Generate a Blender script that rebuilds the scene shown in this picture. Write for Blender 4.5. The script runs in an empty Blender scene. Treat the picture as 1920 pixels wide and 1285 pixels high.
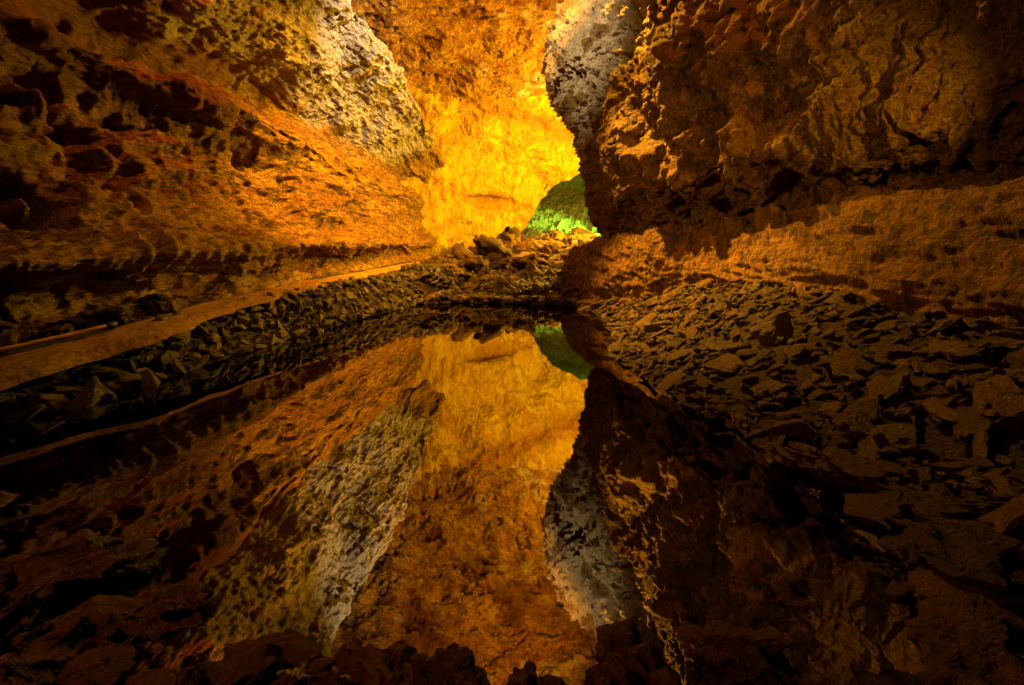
import bpy, bmesh, math, random
import numpy as np
from mathutils import Vector, Matrix, Euler

# ------------------------------------------------------------------ camera / world / exposure
S = bpy.context.scene
COL = S.collection
W0, H0, F, CX, YH, CH = 1920.0, 1285.0, 853.0, 960.0, 480.0, 1.4
cd = bpy.data.cameras.new("camera")
cam = bpy.data.objects.new("camera", cd); COL.objects.link(cam)
cam.location = (0, 0, CH); cam.rotation_euler = (math.pi/2, 0, 0)
cd.sensor_width = 36.0; cd.lens = 36.0*F/W0
cd.shift_x = 0.0
cd.shift_y = -(H0/2 - YH)/W0          # a level camera with a lens shifted down
cd.clip_start = 0.05; cd.clip_end = 300
S.camera = cam
w = bpy.data.worlds.new("World"); S.world = w; w.use_nodes = True
bg = w.node_tree.nodes["Background"]
bg.inputs[0].default_value = (1.0, 0.45, 0.12, 1); bg.inputs[1].default_value = 0.0
S.view_settings.view_transform = 'Standard'; S.view_settings.look = 'None'
S.view_settings.exposure = 0.0; S.view_settings.gamma = 1.0
S.cycles.max_bounces = 6; S.cycles.diffuse_bounces = 1; S.cycles.glossy_bounces = 3
S.cycles.transparent_max_bounces = 8
S.cycles.sample_clamp_indirect = 3.0
S.cycles.caustics_reflective = False; S.cycles.caustics_refractive = False

# the cave's hidden lamps, plus unseen fill lights added to brighten dim parts
def lamp(name, kind, loc, energy, color, radius=0.15, target=None, angle=60, blend=0.6):
    d = bpy.data.lights.new(name, kind); d.energy = energy; d.color = color
    d.shadow_soft_size = radius
    o = bpy.data.objects.new(name, d); COL.objects.link(o); o.location = loc
    if kind == 'SPOT':
        d.spot_size = math.radians(angle); d.spot_blend = blend
        o.rotation_euler = (Vector(target)-Vector(loc)).to_track_quat('-Z', 'Y').to_euler()
    return o
AMB = (1.0, 0.44, 0.022); YEL = (1.0, 0.60, 0.03); RED = (1.0, 0.22, 0.02); WHT = (1.0, 0.75, 0.46)
GRN = (0.34, 1.0, 0.03)
lamp('far_lamp', 'POINT', (5.2, 24.4, 4.9), 4600, (1.0, 0.66, 0.03), 0.3)
lamp('far_lamp', 'POINT', (4.9, 20.3, 6.6), 6500, (1.0, 0.50, 0.03), 0.3)
lamp('far_floor_lamp', 'POINT', (5.6, 26.5, 2.9), 1300, YEL, 0.2)
lamp('crust_lamp', 'SPOT', (-1.0, 9.3, 9.0), 6800, WHT, 0.06, (-5.2, 15.6, 8.6), 46, 0.9)
lamp('crust_lamp', 'SPOT', (-2.6, 7.0, 8.6), 5600, (1.0, 0.72, 0.40), 0.08, (2.2, 13.2, 7.6), 32, 0.9)
lamp('wall_lamp', 'SPOT', (-3.3, 10.2, 8.7), 6300, AMB, 0.06, (-5.4, 14.2, 2.2), 94, 0.9)
lamp('wall_lamp', 'SPOT', (1.8, 15.0, 10.2), 11500, (1.0, 0.47, 0.03), 0.10, (-4.8, 16.5, 2.6), 80, 0.9)
lamp('pile_fill', 'SPOT', (-0.8, 11.0, 10.2), 5200, (1.0, 0.5, 0.05), 0.06, (0.6, 20.0, 1.5), 42, 0.9)  # unseen spot added overhead to brighten the boulders
lamp('ceiling_lamp', 'SPOT', (1.0, 10.0, 8.4), 5200, (1.0, 0.40, 0.02), 0.1, (-1.0, 20.0, 11.0), 84, 0.9)
lamp('ridge_lamp', 'SPOT', (-4.4, 8.2, 8.6), 1100, RED, 0.05, (-7.0, 10.0, 4.6), 100, 0.9)
lamp('right_wall_fill', 'SPOT', (1.2, 11.2, 9.4), 4600, AMB, 0.05, (4.6, 8.4, 3.2), 75, 0.9)  # this group: unseen fill lights added to bring out the right side and bench
lamp('right_wall_fill', 'SPOT', (4.1, 3.4, 2.9), 270, (1.0, 0.48, 0.03), 0.04, (3.6, 11.0, 4.0), 76, 1.0)
lamp('right_wall_fill', 'SPOT', (-5.6, 4.3, 4.2), 1700, (1.0, 0.45, 0.03), 0.05, (4.4, 9.0, 3.0), 64, 1.0)
lamp('right_wall_fill', 'SPOT', (2.2, 4.4, 9.0), 1000, RED, 0.05, (4.2, 8.2, 5.4), 60, 0.9)
lamp('bank_lamp', 'SPOT', (-0.5, 12.3, 10.5), 16000, (1.0, 0.46, 0.04), 0.05, (3.0, 9.0, 0.5), 42, 0.9)
lamp('path_fill', 'SPOT', (-3.7, 5.6, 7.2), 440, (1.0, 0.42, 0.02), 0.05, (-4.5, 6.2, 0.5), 46, 0.9)  # unseen spot added above to lift the dim near walkway
lamp('edge_fill', 'SPOT', (4.3, 3.3, 2.5), 420, AMB, 0.05, (-4.0, 8.6, 0.6), 42, 0.9)  # unseen, added beyond the right frame so the left edging stones catch light
lamp('near_fill', 'SPOT', (-4.5, 1.0, 2.2), 190, RED, 0.06, (-1.2, 1.9, 0.0), 74, 0.9)  # unseen red fill added beside the camera for the foreground rocks
lamp('green_lamp', 'POINT', (7.6, 37.5, 3.6), 1000, GRN, 0.2)
lamp('green_lamp', 'SPOT', (7.4, 35.4, 5.2), 5200, (0.46, 1.0, 0.05), 0.1, (3.8, 38.6, 3.6), 60, 0.9)

# ------------------------------------------------------------------ noise
_rng = np.random.RandomState(7)
_perm = np.concatenate([_rng.permutation(256)]*3)
_g = _rng.normal(size=(256, 3)); _g /= np.linalg.norm(_g, axis=1)[:, None]
_g = _g.astype(np.float32)
def perlin(P):
    P = np.asarray(P, np.float32)
    i = np.floor(P).astype(np.int64); f = P - i; i &= 255
    u = f*f*f*(f*(f*6-15)+10)
    def gd(dx, dy, dz):
        h = _perm[_perm[_perm[i[:, 0]+dx]+i[:, 1]+dy]+i[:, 2]+dz]
        g = _g[h]
        return g[:, 0]*(f[:, 0]-dx)+g[:, 1]*(f[:, 1]-dy)+g[:, 2]*(f[:, 2]-dz)
    def lp(a, b, t): return a+t*(b-a)
    x0 = lp(gd(0, 0, 0), gd(1, 0, 0), u[:, 0]); x1 = lp(gd(0, 1, 0), gd(1, 1, 0), u[:, 0])
    x2 = lp(gd(0, 0, 1), gd(1, 0, 1), u[:, 0]); x3 = lp(gd(0, 1, 1), gd(1, 1, 1), u[:, 0])
    return lp(lp(x0, x1, u[:, 1]), lp(x2, x3, u[:, 1]), u[:, 2])*1.6
def fbm(P, freq, octs=3, gain=0.5, off=0.0, stretch=(1, 1, 1)):
    Q = P*np.array(stretch, np.float32)*freq + off
    r = 0; a = 1.0
    for k in range(octs):
        r = r + a*perlin(Q); Q = Q*2.03+17.3; a *= gain
    return r
def ridged(P, freq, octs=3, gain=0.5, off=0.0, stretch=(1, 1, 1)):
    Q = P*np.array(stretch, np.float32)*freq + off
    r = 0; a = 1.0
    for k in range(octs):
        n = 1-np.abs(perlin(Q))*2; r = r + a*n; Q = Q*2.1+9.1; a *= gain
    return r
def pits(P, freq, off=0.0):
    # rounded pits: cellular noise, 0 in a pit centre and 1 outside
    Q = P*freq+off; i = np.floor(Q).astype(np.int64); f = Q-i
    best = np.full(len(P), 9.0, np.float32)
    for dx in (-1, 0, 1):
        for dy in (-1, 0, 1):
            for dz in (-1, 0, 1):
                c = i+np.array((dx, dy, dz)); c &= 255
                h = _perm[_perm[_perm[c[:, 0]]+c[:, 1]]+c[:, 2]]
                o = _g[h]*0.4+0.5+np.array((dx, dy, dz), np.float32)
                rad = 0.5+0.5*((h % 17)/16.0)
                d = np.sqrt(((o-f)**2).sum(1))/rad
                best = np.minimum(best, d)
    return np.clip(best, 0, 1)
def sstep(a, b, x):
    t = np.clip((x-a)/(b-a), 0, 1); return t*t*(3-2*t)
def interp(x, xs, ys): return np.interp(x, xs, ys)

# ------------------------------------------------------------------ mesh helpers
def grid_mesh(name, P, nu, nv, mat, attrs=None, flip=False, keep=None, kind='structure'):
    idx = np.arange(nu*nv).reshape(nu, nv)
    a = idx[:-1, :-1].ravel(); b = idx[1:, :-1].ravel(); c = idx[1:, 1:].ravel(); d = idx[:-1, 1:].ravel()
    q = np.stack([a, b, c, d] if not flip else [a, d, c, b], 1)
    if keep is not None:
        q = q[keep[q].all(1)]
    me = bpy.data.meshes.new(name)
    me.vertices.add(len(P)); me.vertices.foreach_set('co', P.astype(np.float32).ravel())
    me.loops.add(q.size); me.loops.foreach_set('vertex_index', q.ravel().astype(np.int32))
    me.polygons.add(len(q)); me.polygons.foreach_set('loop_start', np.arange(0, q.size, 4, dtype=np.int32))
    me.polygons.foreach_set('use_smooth', np.ones(len(q), bool))
    me.update(calc_edges=True)
    for k, v in (attrs or {}).items():
        at = me.attributes.new(k, 'FLOAT', 'POINT'); at.data.foreach_set('value', v.astype(np.float32))
    me.materials.append(mat)
    o = bpy.data.objects.new(name, me); COL.objects.link(o)
    if kind: o['kind'] = kind
    return o
def catmull(A, t):
    # A: (n, ...) control values at integer positions; t: sample positions
    n = len(A); i = np.clip(np.floor(t).astype(int), 0, n-2); f = t-i
    p0 = A[np.clip(i-1, 0, n-1)]; p1 = A[i]; p2 = A[i+1]; p3 = A[np.clip(i+2, 0, n-1)]
    f = f.reshape((-1,)+(1,)*(A.ndim-1))
    return 0.5*((2*p1)+(-p0+p2)*f+(2*p0-5*p1+4*p2-p3)*f*f+(-p0+3*p1-3*p2+p3)*f**3)
def loft(ys, secs, us, nv):
    """ys: stations; secs (S,P,2) of x,z; us: wanted y of each row -> (nu,nv,3)"""
    ys = np.array(ys, float); secs = np.array(secs, float)
    t = np.interp(us, ys, np.arange(len(ys)))
    rows = catmull(secs, t)                          # nu,P,2
    seg = np.sqrt((np.diff(secs, axis=1)**2).sum(2)).mean(0)
    cum = np.concatenate([[0], np.cumsum(seg)])
    vt = np.interp(np.linspace(0, cum[-1], nv), cum, np.arange(len(cum)))
    pts = catmull(rows.transpose(1, 0, 2), vt).transpose(1, 0, 2)
    out = np.empty((len(us), nv, 3)); out[:, :, 0] = pts[:, :, 0]; out[:, :, 2] = pts[:, :, 1]
    out[:, :, 1] = np.array(us)[:, None]
    return out
def normals(G, flip=False):
    du = np.gradient(G, axis=0); dv = np.gradient(G, axis=1)
    n = np.cross(du, dv); n /= np.linalg.norm(n, axis=2)[:, :, None]+1e-9
    return -n if flip else n
def rows_split(y1, n, near=4.0):
    return np.concatenate([np.linspace(-3.5, 1.9, 40, endpoint=False), rows_for(1.9, y1, n-40, near)])
def rows_for(y0, y1, n, near=4.0):
    # rows get sparser with distance from the camera
    a = math.log(max(y0, -near*0.5)+near); b = math.log(y1+near)
    return np.exp(np.linspace(a, b, n))-near

# ------------------------------------------------------------------ materials
def newmat(name):
    m = bpy.data.materials.new(name); m.use_nodes = True
    nt = m.node_tree; nt.nodes.clear(); return m, nt
def nd(nt, t, **kw):
    n = nt.nodes.new(t)
    for k, v in kw.items():
        if k.startswith('i_'):
            key = k[2:]; key = int(key) if key.isdigit() else key.replace('_', ' ')
            n.inputs[key].default_value = v
        else: setattr(n, k, v)
    return n
def ramp(nt, fac, stops):
    r = nt.nodes.new('ShaderNodeValToRGB'); el = r.color_ramp.elements
    while len(el) < len(stops): el.new(0.5)
    for e, (p, c) in zip(el, stops):
        e.position = p; e.color = tuple(c)+(1,) if not isinstance(c, (int, float)) else (c, c, c, 1)
    nt.links.new(fac, r.inputs[0]); return r.outputs[0]
def mixc(nt, fac, a, b, mode='MIX'):
    m = nt.nodes.new('ShaderNodeMix'); m.data_type = 'RGBA'; m.blend_type = mode
    for s, v in ((m.inputs[0], fac), (m.inputs[6], a), (m.inputs[7], b)):
        if hasattr(v, 'links'): nt.links.new(v, s)
        elif isinstance(v, (int, float)): s.default_value = v
        else: s.default_value = tuple(v)+(1,)
    return m.outputs[2]
def math_(nt, op, a, b=None, clamp=False):
    m = nt.nodes.new('ShaderNodeMath'); m.operation = op; m.use_clamp = clamp
    for s, v in zip(m.inputs, (a, b)):
        if v is None: continue
        if hasattr(v, 'links'): nt.links.new(v, s)
        else: s.default_value = v
    return m.outputs[0]

def rock_material(name, base, light, dark, rust_or_shade, crust=(0.66, 0.55, 0.34), stretch=(1, 0.35, 1), scale=1.0,
                  bump=1.0, rough=0.85, vstretch=(1, 0.9, 0.4), darkamt=0.95, per_object=False, use_attr=True, spec=0.45):
    m, nt = newmat(name); L = nt.links
    tc = nd(nt, 'ShaderNodeTexCoord')
    src = tc.outputs['Object']
    if per_object:
        oi = nd(nt, 'ShaderNodeObjectInfo')
        mp0 = nd(nt, 'ShaderNodeVectorMath', operation='ADD')
        L.new(src, mp0.inputs[0])
        sc = math_(nt, 'MULTIPLY', oi.outputs['Random'], 37.0)
        cmb = nd(nt, 'ShaderNodeCombineXYZ'); L.new(sc, cmb.inputs[0]); L.new(sc, cmb.inputs[2])
        L.new(cmb.outputs[0], mp0.inputs[1]); src = mp0.outputs[0]
    mp = nd(nt, 'ShaderNodeMapping'); L.new(src, mp.inputs[0]); mp.inputs['Scale'].default_value = stretch
    mpv = nd(nt, 'ShaderNodeMapping'); L.new(src, mpv.inputs[0]); mpv.inputs['Scale'].default_value = vstretch
    def noise(s, det=6, rg=0.6, dist=0.0, vec=None):
        n = nd(nt, 'ShaderNodeTexNoise'); L.new(vec or mp.outputs[0], n.inputs['Vector'])
        n.inputs['Scale'].default_value = s*scale; n.inputs['Detail'].default_value = det
        n.inputs['Roughness'].default_value = rg; n.inputs['Distortion'].default_value = dist
        return n.outputs['Fac']
    n1 = noise(0.9, 5, 0.6, 0.8); n2 = noise(5.0, 8, 0.7, 1.5, mpv.outputs[0]); n3 = noise(22.0, 5, 0.65, 0.6)
    nb = noise(2.2, 6, 0.6, 2.0)
    c = mixc(nt, ramp(nt, n1, [(0.35, 0.0), (0.65, 1.0)]), base, light)
    c = mixc(nt, ramp(nt, nb, [(0.46, 0.0), (0.62, 0.75)]), c, rust_or_shade)
    c = mixc(nt, ramp(nt, n2, [(0.34, darkamt), (0.50, 0.0)]), c, dark)
    c = mixc(nt, ramp(nt, n3, [(0.36, darkamt*0.85), (0.50, 0.0)]), c, dark)
    if use_attr:
        at = nd(nt, 'ShaderNodeAttribute', attribute_name='crust')
        f = math_(nt, 'ADD', at.outputs['Fac'], math_(nt, 'MULTIPLY', math_(nt, 'SUBTRACT', n2, 0.5), 0.9))
        f = ramp(nt, f, [(0.36, 0.0), (0.72, 1.0)])
        pit = ramp(nt, noise(3.6, 10, 0.72, 0.7, src), [(0.36, (0.10, 0.05, 0.02)), (0.41, (0.40, 0.28, 0.14)), (0.46, crust)])
        c = mixc(nt, f, c, pit)
        af = nd(nt, 'ShaderNodeAttribute', attribute_name='flow')
        c = mixc(nt, math_(nt, 'MULTIPLY', af.outputs['Fac'], 0.9, True), c, mixc(nt, ramp(nt, n2, [(0.40, 0.0), (0.58, 1.0)]), (0.07, 0.03, 0.005), (0.52, 0.26, 0.022)))
        ar = nd(nt, 'ShaderNodeAttribute', attribute_name='rust_or_shade')
        c = mixc(nt, math_(nt, 'MULTIPLY', ar.outputs['Fac'], 0.85, True), c, mixc(nt, n2, dark, rust_or_shade))
    if per_object:
        v = math_(nt, 'ADD', math_(nt, 'MULTIPLY', oi.outputs['Random'], 1.0), 0.45)
        hs = nd(nt, 'ShaderNodeHueSaturation'); L.new(c, hs.inputs['Color']); L.new(v, hs.inputs['Value']); c = hs.outputs[0]
    b = nd(nt, 'ShaderNodeBsdfPrincipled'); L.new(c, b.inputs['Base Color'])
    L.new(ramp(nt, n2, [(0.3, rough-0.25), (0.7, rough+0.1)]), b.inputs['Roughness'])
    b.inputs['Specular IOR Level'].default_value = spec
    # relief: streaks, cracks and grain
    vor = nd(nt, 'ShaderNodeTexVoronoi', feature='DISTANCE_TO_EDGE'); L.new(mp.outputs[0], vor.inputs['Vector'])
    vor.inputs['Scale'].default_value = 1.6*scale
    wv = mixc(nt, 0.12, mp.outputs[0], nd(nt, 'ShaderNodeTexNoise').outputs['Color'])
    L.new(wv, vor.inputs['Vector'])
    crack = ramp(nt, vor.outputs['Distance'], [(0.0, 0.0), (0.03, 1.0)])
    h1 = noise(3.2, 9, 0.66, 1.2); h2 = noise(14.0, 6, 0.62, 0.8, mpv.outputs[0]); h3 = noise(46.0, 3, 0.6, 0.0, src)
    hh = math_(nt, 'ADD', math_(nt, 'MULTIPLY', h1, 0.42), math_(nt, 'MULTIPLY', h2, 0.19))
    hh = math_(nt, 'ADD', hh, math_(nt, 'MULTIPLY', h3, 0.03))
    hh = math_(nt, 'ADD', hh, math_(nt, 'MULTIPLY', crack, 0.012))
    bp = nd(nt, 'ShaderNodeBump'); bp.inputs['Strength'].default_value = 1.0
    bp.inputs['Distance'].default_value = bump/scale
    L.new(hh, bp.inputs['Height']); L.new(bp.outputs[0], b.inputs['Normal'])
    o = nd(nt, 'ShaderNodeOutputMaterial'); L.new(b.outputs[0], o.inputs[0])
    return m
OCH = (0.42, 0.22, 0.035); OCL = (0.60, 0.36, 0.05); DRK = (0.07, 0.035, 0.012); RST = (0.33, 0.10, 0.02)
M_wall = rock_material('ochre_rock', (0.46, 0.21, 0.014), (0.70, 0.41, 0.025), (0.05, 0.02, 0.004), (0.40, 0.12, 0.01), stretch=(1, 0.14, 1), vstretch=(1, 0.22, 0.8), bump=1.6)
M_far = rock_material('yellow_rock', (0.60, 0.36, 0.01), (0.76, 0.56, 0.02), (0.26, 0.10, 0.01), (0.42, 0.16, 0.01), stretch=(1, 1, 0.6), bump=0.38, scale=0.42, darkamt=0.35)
M_ceil = rock_material('ceiling_rock', (0.52, 0.24, 0.012), (0.70, 0.40, 0.03), (0.07, 0.03, 0.006), (0.34, 0.09, 0.01), stretch=(0.6, 1, 1), bump=0.8, scale=0.6)
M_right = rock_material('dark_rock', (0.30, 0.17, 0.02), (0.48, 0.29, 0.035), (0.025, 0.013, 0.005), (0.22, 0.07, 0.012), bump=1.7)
M_ground = rock_material('rubble_ground', (0.06, 0.036, 0.012), (0.11, 0.065, 0.02), (0.02, 0.012, 0.006), (0.10, 0.04, 0.012), stretch=(1, 1, 1), scale=2.0, use_attr=False)
M_path = rock_material('path_sand', (0.44, 0.23, 0.03), (0.58, 0.33, 0.05), (0.12, 0.055, 0.012), (0.36, 0.15, 0.02), stretch=(1, 0.5, 1), bump=0.4, darkamt=0.7, use_attr=False, spec=0.2)
M_slab = rock_material('slab_stone', (0.20, 0.11, 0.025), (0.36, 0.21, 0.04), (0.03, 0.016, 0.007), (0.17, 0.06, 0.015), stretch=(1, 1, 2.5), scale=3.0, bump=1.0, rough=0.55, spec=0.7, per_object=True, use_attr=False)
M_bould = rock_material('boulder_stone', (0.22, 0.12, 0.025), (0.36, 0.21, 0.04), (0.05, 0.025, 0.01), (0.22, 0.09, 0.02), stretch=(1, 1, 1.6), scale=1.6, bump=0.8, per_object=True, use_attr=False)
M_fore = rock_material('foreground_stone', (0.15, 0.08, 0.025), (0.24, 0.13, 0.035), (0.03, 0.015, 0.008), (0.2, 0.06, 0.015), stretch=(1, 1, 2.0), scale=2.5, bump=1.4, per_object=True, use_attr=False, rough=0.6, spec=0.8)
M_green = rock_material('pale_rock', (0.40, 0.42, 0.34), (0.62, 0.62, 0.5), (0.06, 0.07, 0.05), (0.3, 0.3, 0.2), stretch=(0.6, 1, 1), bump=1.0, use_attr=False)

# water: very still, strongly mirroring
m, nt = newmat('still_water'); L = nt.links
gl = nd(nt, 'ShaderNodeBsdfGlossy'); gl.inputs['Color'].default_value = (0.92, 0.88, 0.80, 1); gl.inputs['Roughness'].default_value = 0.0
tr = nd(nt, 'ShaderNodeBsdfTransparent'); tr.inputs['Color'].default_value = (0.30, 0.30, 0.16, 1)
fr = nd(nt, 'ShaderNodeFresnel'); fr.inputs['IOR'].default_value = 3.2
nz = nd(nt, 'ShaderNodeTexNoise'); nz.inputs['Scale'].default_value = 0.8; nz.inputs['Detail'].default_value = 2
tc = nd(nt, 'ShaderNodeTexCoord'); L.new(tc.outputs['Object'], nz.inputs['Vector'])
bp = nd(nt, 'ShaderNodeBump'); bp.inputs['Strength'].default_value = 0.05; bp.inputs['Distance'].default_value = 0.05
L.new(nz.outputs['Fac'], bp.inputs['Height']); L.new(bp.outputs[0], gl.inputs['Normal'])
mx = nd(nt, 'ShaderNodeMixShader'); L.new(fr.outputs[0], mx.inputs[0]); L.new(tr.outputs[0], mx.inputs[1]); L.new(gl.outputs[0], mx.inputs[2])
o = nd(nt, 'ShaderNodeOutputMaterial'); L.new(mx.outputs[0], o.inputs[0]); M_water = m

# ------------------------------------------------------------------ ground
POOL = np.array([(-4.3, 3.7), (-4.05, 4.3), (-4.0, 5.2), (-3.9, 6.6), (-3.6, 8.5), (-3.25, 10.9), (-2.5, 13.4), (-1.2, 13.9), (0.4, 13.2),
                 (1.6, 12.6), (2.05, 10.9), (1.75, 8.0), (1.5, 6.0), (1.65, 4.3), (1.85, 3.2), (1.95, 2.5), (1.75, 2.0), (1.0, 1.75), (0.4, 1.6),
                 (-0.2, 1.62), (-0.8, 1.75), (-1.3, 1.9), (-1.9, 2.0), (-2.7, 2.25), (-4.8, 2.3), (-4.9, 3.2)])
def pool_sd(x, y):
    d = np.full(x.shape, 1e9); inside = np.zeros(x.shape, bool); n = len(POOL)
    for i in range(n):
        ax, ay = POOL[i]; bx, by = POOL[(i+1) % n]
        ex, ey = bx-ax, by-ay; wx, wy = x-ax, y-ay
        t = np.clip((wx*ex+wy*ey)/(ex*ex+ey*ey), 0, 1)
        d = np.minimum(d, np.hypot(wx-ex*t, wy-ey*t))
        cnd = ((ay <= y) & (by > y)) | ((by <= y) & (ay > y))
        with np.errstate(divide='ignore', invalid='ignore'):
            xi = ax+(y-ay)/(by-ay+1e-12)*ex
        inside ^= cnd & (x < xi)
    return np.where(inside, -d, d)
PY = [-5, 0, 3.6, 5.2, 6.6, 10, 14, 18, 22, 30]; PZ = [0.28, 0.28, 0.30, 0.46, 0.60, 0.80, 0.95, 1.08, 1.2, 1.5]
def path_z(y): return np.interp(y, PY, PZ)
def ground_z(x, y, rough=True):
    x = np.asarray(x, float); y = np.asarray(y, float)
    sd = pool_sd(x, y)
    left = sstep(-2.0, -3.2, x-np.interp(y, [0, 12, 16], [0, 0, 0.9]))
    zl = path_z(y)*sstep(-0.02, 0.62, sd)-0.07*sstep(0.0, 0.2, sd)*sstep(0.75, 0.5, sd)
    zr = 0.85*sstep(0.0, 2.6, sd)+0.05*np.clip(sd, 0, 1)
    zf = np.clip(sd, 0, 30)*0.135 + 0.25*sstep(0, 1.0, sd)
    zf = np.minimum(zf, 2.6)
    zn = -0.04+0.05*sstep(0.3, 0.9, sd)
    far = sstep(11.5, 14.0, y); near = sstep(3.2, 1.8, y)*(1-left*0.0)
    z = zl*left+(1-left)*(zr*(1-far)+zf*far)
    near2 = near*sstep(2.6, 1.6, x)*sstep(-4.5, -2.5, x)
    z = z*(1-near2)+zn*near2
    z = z*(1-near*sstep(-2.4, -3.6, x)*sstep(3.4, 2.8, y)*0.9)
    z = np.where(sd < 0, np.maximum(sd*0.6, -0.55), z)
    if rough:
        P = np.stack([x.ravel(), y.ravel(), np.zeros(x.size)], 1).astype(np.float32)
        z = z+(fbm(P, 2.2, 4).reshape(x.shape)*0.05)*np.where(sd > 0.0, 1, 0.3)*(0.35+0.65*sstep(1.8, 3.2, y))
    return z
nu, nv = 620, 420
us = rows_for(-4, 36, nu, 3.5); vs = np.linspace(-9, 9, nv)
Yg, Xg = np.meshgrid(us, vs, indexing='ij')
Zg = ground_z(Xg, Yg)
grid_mesh('ground', np.stack([Xg, Yg, Zg], 2).reshape(-1, 3), nu, nv, M_ground, flip=True)
# water surface
me = bpy.data.meshes.new('water'); me.from_pydata([(-5.4, 1.0, 0), (3.2, 1.0, 0), (3.2, 15.5, 0), (-5.4, 15.5, 0)], [], [(0, 1, 2, 3)])
me.materials.append(M_water); o = bpy.data.objects.new('water', me); COL.objects.link(o); o['kind'] = 'structure'
# path
def path_mesh():
    n, k = 400, 14
    ys = rows_for(-3, 25, n, 3.0)
    cxs = np.interp(ys, [-3, 3.8, 5.0, 6.5, 8.5, 10.9, 13.4, 17, 22, 25], [-4.8, -4.66, -4.50, -4.50, -4.4, -4.2, -3.95, -3.75, -3.5, -3.3])
    hw = np.interp(ys, [3.4, 5, 6.5, 10, 22], [0.46, 0.38, 0.34, 0.34, 0.4])
    P = np.zeros((n, k, 3))
    for j in range(k):
        s = -1+2*j/(k-1)
        P[:, j, 0] = cxs+hw*s; P[:, j, 1] = ys
        P[:, j, 2] = path_z(ys)+0.06-0.10*abs(s)**6
    Q = P.reshape(-1, 3)
    Q[:, 2] += fbm(Q.astype(np.float32), 1.5, 3)*0.02
    Q[:, 0] += fbm(Q.astype(np.float32), 1.1, 4, 0.6, off=5)*0.10
    grid_mesh('path', Q, n, k, M_path, flip=True)
path_mesh()

# ------------------------------------------------------------------ cave walls
def relief(G, n, P, big=0.22, mid=0.10, fine=0.03, stretch=(1, 0.4, 1), seed=0.0, damp=None, pit=None, scoop=0.8, fold=0.0, crease=0.7):
    d = fbm(P, 0.45, 3, off=seed)*big
    d += (ridged(P, 1.1, 3, 0.5, off=seed+3, stretch=stretch)-0.9)*mid
    d += fbm(P, 4.5, 3, 0.55, off=seed+8, stretch=stretch)*fine
    d += (ridged(P, 11.0, 2, 0.5, off=seed+13, stretch=stretch)-0.6)*fine*0.35
    d += (ridged(P, 24.0, 2, 0.6, off=seed+17, stretch=stretch)-0.6)*fine*0.22
    # scattered sharp-edged scoops and creases
    sc = fbm(P, 1.6, 3, 0.6, off=seed+23, stretch=stretch)
    d -= sstep(0.30, 0.42, sc)*mid*scoop
    if fold: d += (ridged(P, 0.42, 2, 0.45, off=seed+51, stretch=(1, 1, 0.55))-0.8)*fold
    cr = np.abs(fbm(P, 0.8, 3, 0.55, off=seed+29, stretch=stretch))
    d -= sstep(0.035, 0.0, cr)*mid*crease
    if damp is not None: d = d*damp
    if pit is not None:
        a, f = pit
        d -= a*((1-pits(P, f, seed))**1.0)*0.14
        d -= a*((1-pits(P, f*2.7, seed+4)))*0.16
        d -= a*((1-pits(P, f*6.0, seed+6)))*0.075
        d += a*fbm(P, 7.0, 3, 0.7, off=seed+40)*0.05
    return d

# left side: base, bench, hollows, two ridges, pale overhang, lip, dome
Ls = [-4, 0, 3, 6, 9, 12, 15, 18, 21, 25, 30]
XB = [-6.0, -5.8, -5.6, -5.15, -4.95, -5.0, -4.8, -4.6, -4.45, -4.35, -4.3]
ZB = [0.28, 0.28, 0.30, 0.55, 0.75, 0.88, 0.98, 1.08, 1.18, 1.4, 1.7]
R1 = [-7.3, -7.2, -7.0, -6.75, -6.05, -5.6, -5.2, -5.0, -4.9, -4.85, -4.8]
Z1 = [4.6, 4.6, 4.6, 4.6, 4.6, 4.55, 4.5, 4.45, 4.3, 4.2, 4.2]
R2 = [-8.0, -8.0, -7.9, -7.7, -7.5, -7.5, -7.3, -6.7, -5.9, -5.4, -5.2]
Z2 = [6.5, 6.5, 6.5, 6.5, 6.5, 6.5, 6.5, 6.3, 5.9, 5.6, 5.5]
LX = [-6.5, -6.4, -6.2, -5.9, -5.4, -4.8, -4.25, -3.95, -3.8, -3.9, -4.2]
LZ = [9.0, 9.0, 9.0, 9.0, 8.9, 8.7, 8.45, 7.9, 7.2, 6.6, 6.4]
secs = []
for i in range(len(Ls)):
    xb, zb, r1, z1, r2, z2, lx, lz = XB[i], ZB[i], R1[i], Z1[i], R2[i], Z2[i], LX[i], LZ[i]
    f = min(1.0, max(0.25, (22-Ls[i])/12.0))
    secs.append([(xb+0.1, -0.6), (xb+0.05, zb-0.1), (xb-0.38*f, zb+0.22), (xb-0.45*f, zb+0.50), (xb+0.12, zb+0.80), (xb-0.05, zb+1.05), (xb-0.65*f, zb+1.25),
                 (0.5*(xb+r1)-0.55*f, 2.7), (0.3*xb+0.7*r1-0.5*f, 3.5), (r1-0.35*f, z1-0.55), (r1, z1), (r1-0.6*f, z1+0.25), (0.3*r1+0.7*r2-0.9*f, 0.5*(z1+z2)),
                 (r2-0.5*f, z2-0.3), (r2, z2), (0.6*r2+0.4*lx, z2+(lz-z2)*0.30), (0.25*r2+0.75*lx, z2+(lz-z2)*0.72), (lx, lz), (lx-0.7, lz+0.55), (lx-2.2, lz+1.3),
                 (lx-3.2, 11.9), (-3.0, 13.0)])
nu, nv = 860, 860
us = rows_split(29.5, nu, 3.0)
G = loft(Ls, secs, us, nv); N = normals(G)
if N[nu//2, nv//3, 0] < 0: N = -N
P = G.reshape(-1, 3).astype(np.float32); x, y, z = P[:, 0], P[:, 1], P[:, 2]
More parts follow.
